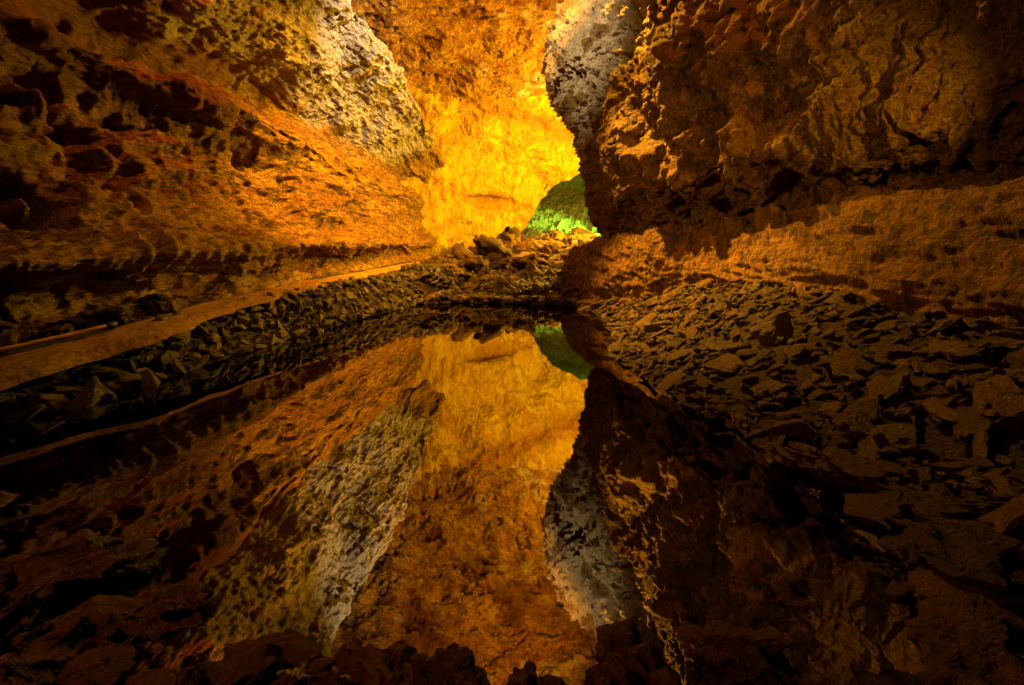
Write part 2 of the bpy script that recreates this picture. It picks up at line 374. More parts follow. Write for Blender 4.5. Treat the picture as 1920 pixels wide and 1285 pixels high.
lipz = np.interp(y, Ls, LZ); r2z = np.interp(y, Ls, Z2); r1z = np.interp(y, Ls, Z1)
wob = fbm(P, 0.6, 3, off=31)*0.5
crust = sstep(-0.22, 0.12, (z-r2z)/(lipz-r2z)+wob*0.3)*sstep(8.9, 10.4, y+wob)*sstep(24.5, 20.5, y)*sstep(0.9, 0.3, z-lipz)
rust_or_shade = np.clip(0.85*sstep(3.9, 4.5, z+wob*0.8)*sstep(8.0, 6.8, z)*sstep(15, 8, y)+sstep(0.5, 1.0, z-lipz), 0, 1)*(1-crust)
damp = 0.6+0.4*sstep(1.9, 2.5, z)
Pw = P+np.stack([fbm(P, 0.35, 2, off=601), 0*x, fbm(P, 0.35, 2, off=611)], 1).astype(np.float32)*0.35
d = relief(G, N, P, 0.36, 0.035, 0.04, (1, 0.3, 0.8), 0.0, damp, (np.clip(crust*0.7, 0, 1), 1.6), 0.0, 0.0, 0.3)
nc = damp*(1-0.8*crust)
d += (ridged(Pw, 0.9, 2, 0.5, off=411, stretch=(1, 0.13, 1))-0.9)*0.14*nc
d += (ridged(Pw, 2.8, 2, 0.5, off=431, stretch=(1, 0.12, 1))-0.9)*0.070*nc
d += (ridged(Pw, 7.5, 3, 0.6, off=441, stretch=(1, 0.13, 1))-0.9)*0.030*(1-0.8*crust)
d += (ridged(P, 2.6, 2, 0.5, off=419, stretch=(1, 1, 0.3))-0.7)*0.06*sstep(5.2, 4.2, z)
under = sstep(0.45, 0.0, np.abs(z-np.interp(y, Ls, ZB)-0.42))*(fbm(P, 0.7, 3, off=155)*1.3)*0.35
d += np.clip(under, -0.10, 0.45)*sstep(2.0, 5.0, y)
wy_ = fbm(P, 0.9, 3, 0.6, off=201)*0.55; wz_ = fbm(P, 1.1, 3, 0.6, off=207)*0.45
for (hy, hz, ry, rz, am) in ((6.1, 3.7, 0.75, 0.40, 1.0), (6.9, 3.1, 0.40, 0.62, 1.1), (7.7, 4.05, 0.30, 0.30, 0.5), (9.1, 3.75, 0.55, 0.32, 0.55), (10.3, 3.85, 0.28, 0.30, 0.6),
                             (5.8, 2.15, 0.45, 0.28, 0.8), (14.2, 4.4, 0.7, 0.4, 0.7), (9.6, 2.6, 0.35, 0.3, 0.3), (10.5, 2.1, 0.8, 0.22, 0.35), (11.6, 3.2, 0.3, 0.5, 0.3),
                             (9.2, 5.9, 2.4, 0.6, 1.0), (13.5, 5.6, 1.8, 0.5, 0.7), (17, 4.9, 1.2, 0.5, 0.5), (8.3, 2.7, 0.5, 0.25, 0.3)):
    q = ((y+wy_-hy)/ry)**2+((z+wz_-hz)/rz)**2
    d -= am*np.exp(-q)*0.62
P2 = P+N.reshape(-1, 3)*d[:, None]
grid_mesh('cave_wall', P2, nu, nv, M_wall, {'crust': crust, 'rust_or_shade': rust_or_shade})

# right side: bench, gap, overhanging wall, pillar with pale crust, lip
Rs = [-4, 0, 3, 5, 8, 10, 11, 13, 15, 17, 20, 24]
def rsec(xb, zb, zt, gap, pts):
    return [(xb+0.0, -0.5), (xb, zb-0.1), (xb-0.02, zb+0.3), (xb+0.12, zb+0.32+0.35*(zt-zb-0.3)), (xb+0.40, zb+0.3+0.75*(zt-zb-0.3)), (gap-0.25, zt), (gap+0.2, zt-0.10)]+pts+[(4.0, 10.8), (0.8, 11.8)]
secs = [
 rsec(4.4, 0.8, 2.2, 5.9, [(5.8, 2.6), (5.4, 3.2), (5.5, 4.0), (5.2, 4.9), (4.9, 5.6), (5.4, 6.3), (5.2, 7.2), (5.0, 8.2), (5.2, 9.4)]),
 rsec(4.2, 0.8, 2.2, 5.8, [(5.7, 2.6), (5.2, 3.2), (5.4, 4.0), (5.0, 4.9), (4.7, 5.6), (5.2, 6.3), (5.0, 7.2), (4.8, 8.2), (5.0, 9.4)]),
 rsec(3.9, 0.8, 2.2, 5.5, [(5.4, 2.6), (5.0, 3.2), (5.1, 4.0), (4.9, 4.9), (4.7, 5.6), (4.9, 6.3), (4.8, 7.2), (4.6, 8.2), (4.9, 9.4)]),
 rsec(3.85, 0.8, 2.2, 5.1, [(5.0, 2.5), (4.6, 3.0), (4.7, 3.8), (4.5, 4.6), (4.3, 5.5), (4.5, 6.2), (4.5, 7.2), (4.3, 8.2), (4.7, 9.4)]),
 rsec(4.0, 0.78, 2.2, 4.75, [(4.6, 2.5), (4.0, 3.0), (3.8, 4.0), (3.5, 4.9), (3.2, 5.6), (4.1, 6.2), (3.9, 7.2), (3.8, 8.2), (4.4, 9.4)]),
 rsec(3.7, 0.70, 2.2, 4.5, [(4.2, 2.5), (3.4, 3.0), (3.2, 4.0), (3.0, 4.8), (2.9, 5.4), (3.7, 6.2), (3.5, 7.3), (3.5, 8.4), (4.2, 9.6)]),
 rsec(2.9, 0.45, 2.2, 4.1, [(3.7, 2.5), (3.0, 3.0), (2.85, 4.0), (2.8, 4.9), (2.8, 5.5), (3.1, 6.2), (2.9, 7.3), (3.0, 8.4), (3.9, 9.6)]),
 rsec(2.05, 0.42, 2.1, 3.5, [(3.2, 2.4), (2.8, 3.0), (2.6, 4.0), (2.45, 4.9), (2.2, 5.6), (2.0, 6.3), (1.45, 7.4), (1.5, 8.6), (2.8, 9.8)]),
 rsec(1.65, 0.6, 1.9, 3.1, [(2.85, 2.3), (2.6, 3.0), (2.35, 4.0), (2.1, 5.0), (1.85, 5.6), (1.4, 6.4), (0.95, 7.5), (1.15, 8.8), (2.3, 9.9)]),
 rsec(2.3, 0.7, 1.9, 3.9, [(3.7, 2.4), (3.5, 3.0), (3.4, 4.0), (3.2, 5.0), (2.9, 5.7), (2.4, 6.5), (2.0, 7.6), (2.0, 8.8), (2.8, 10.0)]),
 rsec(4.2, 0.9, 1.9, 5.9, [(5.8, 2.5), (5.7, 3.0), (5.7, 4.0), (5.7, 5.0), (5.6, 5.8), (5.4, 6.6), (5.2, 7.8), (5.0, 9.0), (4.4, 10.2)]),
 rsec(6.5, 1.2, 1.9, 8.5, [(8.5, 2.5), (8.5, 3.0), (8.5, 4.0), (8.5, 5.0), (8.4, 5.8), (8.2, 6.6), (8.0, 7.8), (7.0, 9.0), (6.0, 10.4)]),
]
nu, nv = 860, 760
us = rows_split(23.5, nu, 3.0)
G = loft(Rs, secs, us, nv); N = normals(G)
if N[nu//3, nv//2, 0] > 0: N = -N
P = G.reshape(-1, 3).astype(np.float32); x, y, z = P[:, 0], P[:, 1], P[:, 2]
wob = fbm(P, 0.7, 3, off=77)*0.5
crust = sstep(4.6, 5.6, z+wob*0.6+(y-13.5)*0.45)*sstep(9.8, 10.6, y+wob*0.6+(z-7)*0.35)*sstep(17.5, 16.0, y)*sstep(9.9, 9.3, z)
crust *= 1-sstep(0.25, 0.5, fbm(P, 0.9, 2, off=5))*0.6
rust_or_shade = np.clip(sstep(4.4, 5.4, z+wob)*sstep(11.5, 9.5, y), 0, 1)*(1-crust)
bench = sstep(2.35, 2.1, z)
flow = sstep(2.6, 2.2, z+wob*0.4)
rim = sstep(1.88, 2.08, z)*sstep(2.5, 2.2, z)*sstep(6.3, 7.5, y)*sstep(0.0, 0.35, fbm(P, 1.3, 3, off=303)+0.12)  # pale deposit on the bench edge, also painting in its lit top edge
crust = np.maximum(crust, rim*0.85)
d = relief(G, N, P, 0.34, 0.17, 0.07, (1, 0.7, 0.4), 50.0, 1-0.76*bench, (np.clip(crust*1.2+0.06*(1-bench), 0, 1.2), 1.9), 0.5, 0.0, 0.15)
d += crust*((ridged(P, 2.2, 3, 0.6, off=501, stretch=(1, 1, 0.6))-0.9)*0.12)
# knobs and hollows of the dark overhanging wall
kn = (ridged(P, 0.80, 2, 0.5, off=90, stretch=(1, 1, 0.75))-0.8)*0.30+fbm(P, 1.7, 3, off=61)*0.26
d += (ridged(P, 3.2, 3, 0.55, off=95, stretch=(1, 0.8, 0.5))-0.9)*0.085*(1-bench)
d += (ridged(P, 2.0, 3, 0.55, off=131, stretch=(1, 0.20, 1))-0.9)*0.075*bench
d += (ridged(P, 6.0, 3, 0.6, off=137, stretch=(1, 0.16, 1))-0.9)*0.028*bench
d += kn*(1-bench)*sstep(13.5, 9.5, y)*(0.35+0.65*sstep(5.5, 8.0, y))
P2 = P+N.reshape(-1, 3)*d[:, None]
grid_mesh('cave_wall', P2, nu, nv, M_right, {'crust': crust, 'rust_or_shade': rust_or_shade, 'flow': flow})

# ceiling dome
nu, nv = 420, 360
ys_ = np.linspace(2, 27, nu); xs_ = np.linspace(-8, 8, nv)
Yc, Xc = np.meshgrid(ys_, xs_, indexing='ij')
Zc = np.interp(Yc, [2, 8, 12, 15, 18, 21, 22.6, 23.6, 24.2, 27], [12.6, 12.0, 11.5, 11.1, 10.9, 10.3, 9.75, 9.7, 10.8, 11.5])-0.012*(Xc+1)**2
G = np.stack([Xc, Yc, Zc], 2); P = G.reshape(-1, 3).astype(np.float32)
dz = fbm(P, 0.4, 3, off=12)*0.35+(ridged(P, 1.0, 4, 0.55, off=4, stretch=(0.5, 1.0, 1))-0.9)*0.16+fbm(P, 4.5, 3, off=9, stretch=(.6, 1, 1))*0.05
dz -= sstep(0.06, 0.0, np.abs(fbm(P, 0.6, 4, 0.6, off=91, stretch=(0.45, 1.0, 1))))*0.22
P[:, 2] -= dz
grid_mesh('cave_ceiling', P, nu, nv, M_ceil, {'crust': sstep(0.25, 0.6, fbm(P, 0.5, 3, off=44))*0.6, 'rust_or_shade': sstep(0.0, 0.5, fbm(P, 0.45, 3, off=70))*sstep(22, 17, P[:, 1])})

# far wall with the opening into the green chamber
nu, nv = 520, 460
xs_ = np.linspace(-8.5, 9.5, nu); zs_ = np.linspace(0.3, 11.8, nv)
Xf, Zf = np.meshgrid(xs_, zs_, indexing='ij')
Yf = np.interp(Xf, [-8.5, -6, -4.6, -3, 0, 3, 9.5], [21.5, 23.5, 25.5, 28.0, 31.0, 32.5, 33])
Yf = Yf-np.interp(Zf, [0.3, 2.4, 3.0, 4.6, 5.2, 6.5, 7.6, 8.6, 9.3, 9.9, 11.8], [0.6, 0.2, 0.0, 0.0, 0.5, 1.0, 2.2, 4.0, 5.8, 6.6, 8.2])*np.interp(Xf, [-8.5, -5, 0], [0.3, 0.5, 1.0])
P = np.stack([Xf, Yf, Zf], 2).reshape(-1, 3).astype(np.float32)
n_ = normals(np.stack([Xf, Yf, Zf], 2)).reshape(-1, 3)
if n_[:, 1].mean() > 0: n_ = -n_
d = relief(None, None, P, 0.40, 0.07, 0.035, (1, 1, 0.7), 120.0, None, None, 0.9, 0.28)
d -= 0.5*np.exp(-((P[:, 0]+1.5)/1.8)**2-((P[:, 2]-4.9)/0.35)**2)
pts = P+n_*d[:, None]
# opening outline in the wall plane (x, z)
ox = CX+(P[:, 0]/31.5)*F; oz = YH-(P[:, 2]-CH)/31.5*F
edge = np.interp(P[:, 2], [0.3, 2.2, 3.3, 4.6, 5.6, 6.3, 6.75, 7.0], [0.6, 0.55, 0.85, 1.45, 2.3, 3.0, 3.7, 4.6])+fbm(P, 0.9, 3, off=3)*0.15
shade_band = np.exp(-((P[:, 2]-9.3+0.15*P[:, 0])/0.55)**2)*sstep(-4.2, -2.6, P[:, 0]+fbm(P, .5, 2, off=19))  # shade of the recess under the ceiling, painted in brown
pts = pts-n_*(shade_band*0.35)[:, None]
hole = (P[:, 0] > edge) & (P[:, 2] < 7.0)
grid_mesh('cave_wall', pts, nu, nv, M_far, {'crust': np.zeros(len(P)), 'rust_or_shade': shade_band*1.0+0.9*np.exp(-((P[:, 0]+1.2)/1.9)**2-((P[:, 2]-4.9)/0.55)**2)}, keep=~hole)
# green chamber: its walls widen behind the opening, rubble slope inside
nu, nv = 160, 240
prof = [(0.6, 0.3), (0.45, 2.2), (0.75, 3.3), (1.35, 4.6), (2.2, 5.7), (3.0, 6.45), (4.0, 7.0), (6.0, 7.3), (8.5, 6.5), (10.5, 3.0)]
pr = np.array(prof)
G = np.zeros((nu, nv, 3))
for i in range(nu):
    t = i/(nu-1); yy = 31.35+t*15
    wdn = 1.05+0.35*math.sin(min(t*2.2, 1.57)) if t < 0.85 else 1.35*(1-((t-0.85)/0.15)**2*0.999)
    c = np.array((5.0, 2.5))
    s = catmull((pr-c)*wdn+c, np.linspace(0, len(pr)-1, nv))
    G[i, :, 0] = s[:, 0]; G[i, :, 1] = yy; G[i, :, 2] = s[:, 1]
N = normals(G); P = G.reshape(-1, 3).astype(np.float32)
d = fbm(P, 0.5, 4, off=15)*0.35+(ridged(P, 1.2, 3, off=2)-0.9)*0.1
grid_mesh('cave_wall', P+N.reshape(-1, 3)*d[:, None], nu, nv, M_green)
nu, nv = 260, 260
ys_ = np.linspace(33.5, 46, nu); xs_ = np.linspace(-1, 11, nv)
Yc, Xc = np.meshgrid(ys_, xs_, indexing='ij')
Zc = np.interp(Yc, [33.5, 36, 38, 41, 46], [2.2, 2.7, 3.2, 5.2, 7.5])
P = np.stack([Xc, Yc, Zc], 2).reshape(-1, 3).astype(np.float32)
P[:, 2] += fbm(P, 0.5, 3, off=8)*0.3+(ridged(P, 0.9, 4, 0.6, off=21, stretch=(0.6, 1, 1))-0.9)*0.6
grid_mesh('ground', P, nu, nv, M_green, flip=True)

# ------------------------------------------------------------------ stones
def thing(name, me, loc, rot, scale, label, cat, group=None):
    o = bpy.data.objects.new(name, me); COL.objects.link(o)
    o.location = loc; o.rotation_euler = rot; o.scale = scale
    o['label'] = label; o['category'] = cat
    if group: o['group'] = group
    return o
def stone_mesh(name, seed, dims, mat, n=16, boxy=0.6, cuts=3, rough=0.06, bevel=0.05):
    r = random.Random(seed); bm = bmesh.new()
    for k in range(n):
        v = Vector((r.gauss(0, 1), r.gauss(0, 1), r.gauss(0, 1))).normalized()
        m_ = max(abs(v.x), abs(v.y), abs(v.z)); v = v.lerp(v/m_, boxy)
        v *= r.uniform(0.85, 1.1)
        bm.verts.new((v.x*0.5, v.y*0.5, v.z*0.5))
    res = bmesh.ops.convex_hull(bm, input=bm.verts)
    bmesh.ops.delete(bm, geom=list({g for g in res['geom_interior']+res['geom_unused'] if isinstance(g, bmesh.types.BMVert)}), context='VERTS')
    bmesh.ops.dissolve_limit(bm, angle_limit=0.22, verts=bm.verts, edges=bm.edges)
    bmesh.ops.bevel(bm, geom=list(bm.edges), offset=bevel, segments=1, affect='EDGES', clamp_overlap=True)
    bmesh.ops.triangulate(bm, faces=bm.faces)
    bmesh.ops.subdivide_edges(bm, edges=bm.edges, cuts=cuts, use_grid_fill=True)
    co = np.array([v.co[:] for v in bm.verts], np.float32)
    bm.normal_update(); no = np.array([v.normal[:] for v in bm.verts], np.float32)
    d = fbm(co, 2.6, 4, 0.6, off=seed*3.1)*rough+(ridged(co, 2.2, 2, off=seed*1.7, stretch=(1, 1, 3))-0.8)*rough*0.5
    co = (co+no*d[:, None])*np.array(dims, np.float32)
    for v, c in zip(bm.verts, co): v.co = c
    me = bpy.data.meshes.new(name); bm.to_mesh(me); bm.free()
    me.materials.append(mat)
    me.polygons.foreach_set('use_smooth', np.ones(len(me.polygons), bool))
    return me

rnd = random.Random(11)
slabs = [stone_mesh('slab', 100+i, (1.0, rnd.uniform(0.42, 0.75), rnd.uniform(0.16, 0.30)), M_slab, 13, 0.75, 2, 0.06, 0.03) for i in range(18)]
blocks = [stone_mesh('boulder', 300+i, (1.0, rnd.uniform(0.6, 1.0), rnd.uniform(0.5, 0.9)), M_bould, 11+i % 6, 0.85, 4, 0.16, 0.015) for i in range(12)]

blocks2 = [stone_mesh('edge_stone', 330+i, (1.0, rnd.uniform(0.7, 1.0), rnd.uniform(0.5, 0.9)), M_slab, 14, 0.75, 3, 0.06, 0.03) for i in range(6)]
def gz(x, y): return float(ground_z(np.array([x]), np.array([y]), False)[0])
def px(x, y): return CX+F*x/y
# right bank: shingled flat slabs
cand = []
yy = 1.9
while yy < 15.5:
    step = 0.12+0.008*yy
    xx = 1.2
    while xx < 4.6:
        x_ = xx+rnd.uniform(-.12, .12); y_ = yy+rnd.uniform(-.1, .1)
        sd = float(pool_sd(np.array([x_]), np.array([y_]))[0])
        lim = np.interp(y_, [0, 8, 10, 11, 13, 15], [4.1, 4.2, 3.9, 3.1, 2.3, 1.9])
        if sd > -0.05 and x_ < lim and px(x_, y_) < 2080:
            cand.append((x_, y_, sd))
        xx += 0.23+0.009*yy
    yy += step
rnd.shuffle(cand)
def slope_rot(x_, y_, spin, jx, jy, amt=1.0):
    e = 0.12
    gx = (gz(x_+e, y_)-gz(x_-e, y_))/(2*e)*amt; gy = (gz(x_, y_+e)-gz(x_, y_-e))/(2*e)*amt
    nrm = Vector((-gx, -gy, 1)).normalized()
    q = Vector((0, 0, 1)).rotation_difference(nrm)
    return (q.to_matrix() @ Euler((jx, jy, 0)).to_matrix() @ Matrix.Rotation(spin, 3, 'Z')).to_euler()
def slab_pose(x_, y_, sd):
    s = rnd.uniform(0.17, 0.29)*(1.15 if y_ < 4 else 1.0)
    u = rnd.random()
    if u < 0.12: s *= rnd.uniform(1.4, 2.0)
    elif u > 0.6: s *= rnd.uniform(0.5, 0.75)
    z_ = gz(x_, y_)+0.02+rnd.uniform(0, 0.09)
    rot = slope_rot(x_, y_, rnd.gauss(0, 0.55)+(math.pi if rnd.random() < .5 else 0), rnd.gauss(0.10, 0.24), rnd.gauss(-0.05, 0.26))
    return (x_, y_, z_), rot, (s*rnd.uniform(.8, 1.3), s*rnd.uniform(.7, 1.2), s*rnd.uniform(0.5, 1.5))
def zlab(s, cuts, adj, noun, a, b, c):
    return '%s %s %s %s, %s' % (adj[0] if s < cuts[0] else adj[1] if s < cuts[1] else adj[2], noun, a, b, c)
def merged(name, items, mat, label=None, cat=None):
    cache = {}; V = []; L_ = []; Ls_ = []; nv_ = 0; nl = 0
    for me_, loc, rot, sc in items:
        if me_.name not in cache:
            a = np.empty(len(me_.vertices)*3, np.float32); me_.vertices.foreach_get('co', a)
            l = np.empty(len(me_.loops), np.int32); me_.loops.foreach_get('vertex_index', l)
            t = np.empty(len(me_.polygons), np.int32); me_.polygons.foreach_get('loop_start', t)
            cache[me_.name] = (a.reshape(-1, 3), l, t)
        a, l, t = cache[me_.name]
        M = np.array(Matrix.LocRotScale(Vector(loc), Euler(rot), Vector(sc)), np.float32)
        V.append(a @ M[:3, :3].T+M[:3, 3]); L_.append(l+nv_); Ls_.append(t+nl); nv_ += len(a); nl += len(l)
    V = np.concatenate(V); L_ = np.concatenate(L_); Ls_ = np.concatenate(Ls_)
    me = bpy.data.meshes.new(name)
    me.vertices.add(len(V)); me.vertices.foreach_set('co', V.ravel().astype(np.float32))
    me.loops.add(len(L_)); me.loops.foreach_set('vertex_index', L_.astype(np.int32))
    me.polygons.add(len(Ls_)); me.polygons.foreach_set('loop_start', Ls_.astype(np.int32))
    me.polygons.foreach_set('use_smooth', np.ones(len(Ls_), bool)); me.update(calc_edges=True); me.validate()
    me.materials.append(mat)
    o = bpy.data.objects.new(name, me); COL.objects.link(o); o['kind'] = 'stuff'
    if label: o['label'] = label; o['category'] = cat
    return o
cand.sort(key=lambda c: c[1])
near_c, far_c = cand[:300], cand[300:]
print('SLABS', len(cand))
for (x_, y_, sd) in near_c:
    loc, rot, sc = slab_pose(x_, y_, sd)
    lab = zlab(sc[0], (0.24, 0.36), ('small', 'medium', 'broad'), 'flat stone',
               'at the water edge' if sd < 0.4 else ('midway up' if sd < 1.3 else 'high up'),
               'of the right bank', 'in the shadowed near corner' if y_ < 3.6 else ('facing the open pool' if y_ < 5.2 else 'towards the lit end'))
    thing('flat_stone', rnd.choice(blocks2 if rnd.random() < 0.03 else slabs), loc, rot, sc, lab, 'stone', 'flat stone slabs shingled over the right bank')
merged('bank_stones', [(rnd.choice(slabs),)+slab_pose(*c) for c in far_c], M_slab, 'small flat stones heaped along the far right bank', 'stones')
# small broken lumps and chips between the slabs
chips = [stone_mesh('chip', 700+i, (1.0, rnd.uniform(0.6, 1.0), rnd.uniform(0.35, 0.8)), M_slab, 9, 0.7, 1, 0.06, 0.02) for i in range(8)]
it = []
for k in range(2200):
    y_ = 2.0+13*rnd.random()**1.2; x_ = rnd.uniform(1.3, 4.5)
    sd = float(pool_sd(np.array([x_]), np.array([y_]))[0])
    if sd < 0.0 or x_ > np.interp(y_, [0, 8, 10, 11, 13, 15], [4.3, 4.3, 4.0, 3.2, 2.5, 2.1]): continue
    s = rnd.uniform(0.05, 0.14)
    it.append((rnd.choice(chips), (x_, y_, gz(x_, y_)+0.05+rnd.uniform(0, .05)), (rnd.uniform(-.6, .6), rnd.uniform(-.6, .6), rnd.uniform(0, 6.3)), (s, s, s)))
for k in range(900):
    y_ = 3.8+10*rnd.random(); xs = float(np.interp(y_, POOL[:7, 1], POOL[:7, 0])); x_ = xs-rnd.uniform(-0.02, 0.6)
    s = rnd.uniform(0.05, 0.13)
    it.append((rnd.choice(chips), (x_, y_, gz(x_, y_)+0.05+rnd.uniform(0, .05)), (rnd.uniform(-.6, .6), rnd.uniform(-.6, .6), rnd.uniform(0, 6.3)), (s, s, s)))
for k in range(2600):
    y_ = 13.8+13*rnd.random()**1.4; x_ = rnd.uniform(-3.3, 3.6 if y_ > 17 else 1.9)
    if float(pool_sd(np.array([x_]), np.array([y_]))[0]) < 0.0: continue
    s = rnd.uniform(0.10, 0.30)
    it.append((rnd.choice(chips), (x_, y_, gz(x_, y_)+0.05+rnd.uniform(0, .06)), (rnd.uniform(-.7, .7), rnd.uniform(-.7, .7), rnd.uniform(0, 6.3)), (s, s, s*rnd.uniform(.8, 1.6))))
merged('rubble', it, M_slab, 'small stone chips filling the gaps in the banks and the rock pile', 'rubble')
# left retaining edge: leaning slabs between path and water
yy = 3.7
while yy < 13.9:
    xs = float(np.interp(yy, POOL[:7, 1], POOL[:7, 0]))
    for r in range(5 if yy > 5.5 else 3):
        x_ = xs+0.02-0.125*r+rnd.uniform(-.06, .06); y_ = yy+rnd.uniform(-.1, .1)
        s = rnd.uniform(0.16, 0.34)*(1.25 if y_ < 6 else 1.0)
        z_ = gz(x_, y_)+0.05+rnd.uniform(0, .05)+(0.03 if r > 2 else 0)
        rot = slope_rot(x_, y_, rnd.uniform(0, 6.28), rnd.gauss(0.0, 0.35), rnd.gauss(0.0, 0.35), 0.8)
        blk = rnd.random() < 0.3
        sc = (s*.75, s*.75, s*.7) if blk else (s*rnd.uniform(.8, 1.1), s*rnd.uniform(.8, 1.1), s*rnd.uniform(1.0, 1.9))
        thing('edge_stone', rnd.choice(blocks2 if blk else slabs), (x_, y_, z_), rot, sc,
              zlab(sc[0], (0.21, 0.29), ('small', 'medium', 'large'), 'chunky block' if blk else 'leaning slab',
                   'at the waterline' if r == 0 else ('midway up' if r < 3 else 'at the path rim'), 'of the left stone edging',
                   'beside the tube' if yy < 5.4 else ('past the tube end' if yy < 7.5 else ('along the pool middle' if yy < 10.5 else 'near the rock pile'))), 'stone', 'stones edging the left path')
    yy += 0.16+0.010*yy
# boulder pile below the opening
big = [(880, 488, 17.0, 62, 'upright square boulder at the left foot of the rock pile'), (925, 466, 19.5, 78, 'widest dark boulder resting high on the rock pile'),
       (985, 492, 17.5, 74, 'big layered boulder in the middle of the rock pile'), (868, 470, 19.0, 34, 'small dark pointed boulder left of the rock pile'),
       (1040, 470, 22.0, 42, 'pale boulder in front of the green opening'), (1052, 458, 24.0, 30, 'pale boulder under the green opening beside the right bench'),
       (950, 440, 27.0, 44, 'rounded boulder topping the rock pile against the yellow wall'), (905, 452, 25.0, 40, 'boulder at the upper left of the rock pile'),
       (1010, 462, 24.0, 40, 'pale boulder just left of the green opening floor'), (850, 508, 15.5, 50, 'low broken boulder where path meets rock pile')]
for i, (bx, by, D, sz, lab) in enumerate(big):
    x_ = (bx-CX)*D/F; z_ = CH+(YH-by)*D/F+0.02; s = sz*D/F*0.95
    thing('boulder', blocks[i % len(blocks)], (x_, D, z_-0.1), (rnd.gauss(0, .25), rnd.gauss(0, .25), rnd.uniform(0, 6.28)), (s, s, s*0.95), lab, 'boulder', 'boulders piled below the green opening')
for k in range(299):
    D = 14.4+(k/299.0)**1.15*15
    xl = np.interp(D, [14, 18, 24, 30], [-2.7, -2.9, -3.0, -2.4]); xr = np.interp(D, [14, 16, 20, 30], [1.6, 1.9, 4.2, 5.6])
    x_ = rnd.uniform(xl, xr); s = rnd.choice((rnd.uniform(0.22, 0.36), rnd.uniform(0.3, 0.5), rnd.uniform(0.4, 0.72)))*(0.8+D/30.0)
    if D < 15.2: s *= 0.8
    thing('pile_stone', rnd.choice(blocks), (x_, D, gz(x_, D)+0.1*s+rnd.uniform(0, 0.2)*(D > 17)), (rnd.uniform(-.6, .6), rnd.uniform(-.6, .6), rnd.uniform(0, 6.28)), (s, s, s*rnd.uniform(.6, 1)),
          zlab(s, (0.42, 0.7), ('small', 'medium', 'large'), 'broken stone', 'at the pool end' if D < 17 else ('midway up' if D < 21 else 'near the crest'),
               'of the rock pile', 'towards the path' if x_ < -0.8 else ('in the middle' if x_ < 1.2 else 'towards the right bench')), 'stone', 'broken stones of the rock pile')
# dark stones along the far waterline
for k in range(46):
    t = k/45.0; x_ = -2.7+t*4.9
    D = float(np.interp(x_, [-2.7, -1.2, 0.4, 1.6, 2.2], [13.3, 13.8, 13.2, 12.6, 11.8]))+rnd.uniform(-.1, .35)
    s = rnd.uniform(0.3, 0.62)*(1.5 if k in (2, 3, 12, 13, 14, 15) else 1)
    thing('shore_stone', rnd.choice(blocks), (x_, D, 0.08), (rnd.uniform(-.3, .3), rnd.uniform(-.3, .3), rnd.uniform(0, 6.28)), (s, s, s*.7),
          zlab(s, (0.42, 0.7), ('small', 'medium', 'large'), 'dark stone', 'standing in', 'the far waterline', 'at its path end' if x_ < -1.6 else ('below the rock pile' if x_ < 0.4 else 'below the green opening')), 'stone', 'dark stones along the far waterline')
# foreground rocks
fore = [  # x, y, z, sx, sy, sz, rotz, seed, label
 (-1.98, 1.96, -0.03, 0.66, 0.50, 0.32, 0.2, 1, 'large reddish flat-topped rock at the lower left of the pool edge'),
 (-1.42, 1.76, -0.05, 0.50, 0.36, 0.25, -0.3, 2, 'humped dark rock right of the large reddish foreground rock'),
 (-2.95, 2.55, -0.03, 0.42, 0.30, 0.14, 0.1, 3, 'small jagged rock barely above water at the left frame edge'),
 (-0.78, 1.56, -0.06, 0.50, 0.36, 0.20, 0.5, 4, 'low ragged dark rock in front of the reflected pale crust'),
 (-0.42, 1.50, -0.05, 0.36, 0.30, 0.20, 0.0, 5, 'small dark rock left of bottom centre'),
 (-0.18, 1.46, -0.03, 0.30, 0.28, 0.22, 0.9, 6, 'rounded black rock at bottom centre'),
 (0.06, 1.40, -0.04, 0.26, 0.26, 0.20, 0.9, 19, 'small black rock touching the pointed reddish rock'),
 (0.40, 1.46, 0.00, 0.34, 0.36, 0.30, 0.7, 7, 'pointed reddish rock right of bottom centre'),
 (0.74, 1.56, -0.05, 0.50, 0.36, 0.20, -0.2, 8, 'wide dark rock beside the pointed reddish rock'),
 (1.22, 1.88, -0.05, 0.46, 0.26, 0.16, 0.1, 9, 'low black rock lying in the water at lower right'),
 (2.20, 2.02, -0.02, 0.75, 0.55, 0.34, -0.3, 10, 'large reddish rock at the lower right corner'),
 (1.45, 1.50, -0.05, 0.8, 0.5, 0.24, 0.4, 11, 'dark rock below the large rock in the lower right corner'),
 (-1.62, 1.42, -0.06, 0.7, 0.4, 0.24, 0.4, 12, 'black rock in the bottom left corner'),
 (-1.0, 1.34, -0.06, 0.6, 0.35, 0.2, 0.1, 13, 'black rock cut by the bottom frame left of centre'),
 (0.95, 1.34, -0.06, 0.6, 0.35, 0.2, 0.6, 14, 'black rock cut by the bottom frame right of centre'),
 (1.98, 3.08, 0.05, 0.46, 0.34, 0.14, -0.6, 15, 'cracked grey slab jutting into the pool from the right bank'),
 (2.14, 2.74, 0.06, 0.56, 0.42, 0.18, -0.5, 16, 'broad tilted slab at the water edge of the right bank'),
 (2.28, 2.38, 0.06, 0.5, 0.38, 0.2, 0.5, 17, 'reddish rock on the right bank above the corner rock'),
 (-2.5, 2.0, -0.05, 0.5, 0.4, 0.24, 0.7, 18, 'dark rock at the left frame edge behind the reddish rock'),
]
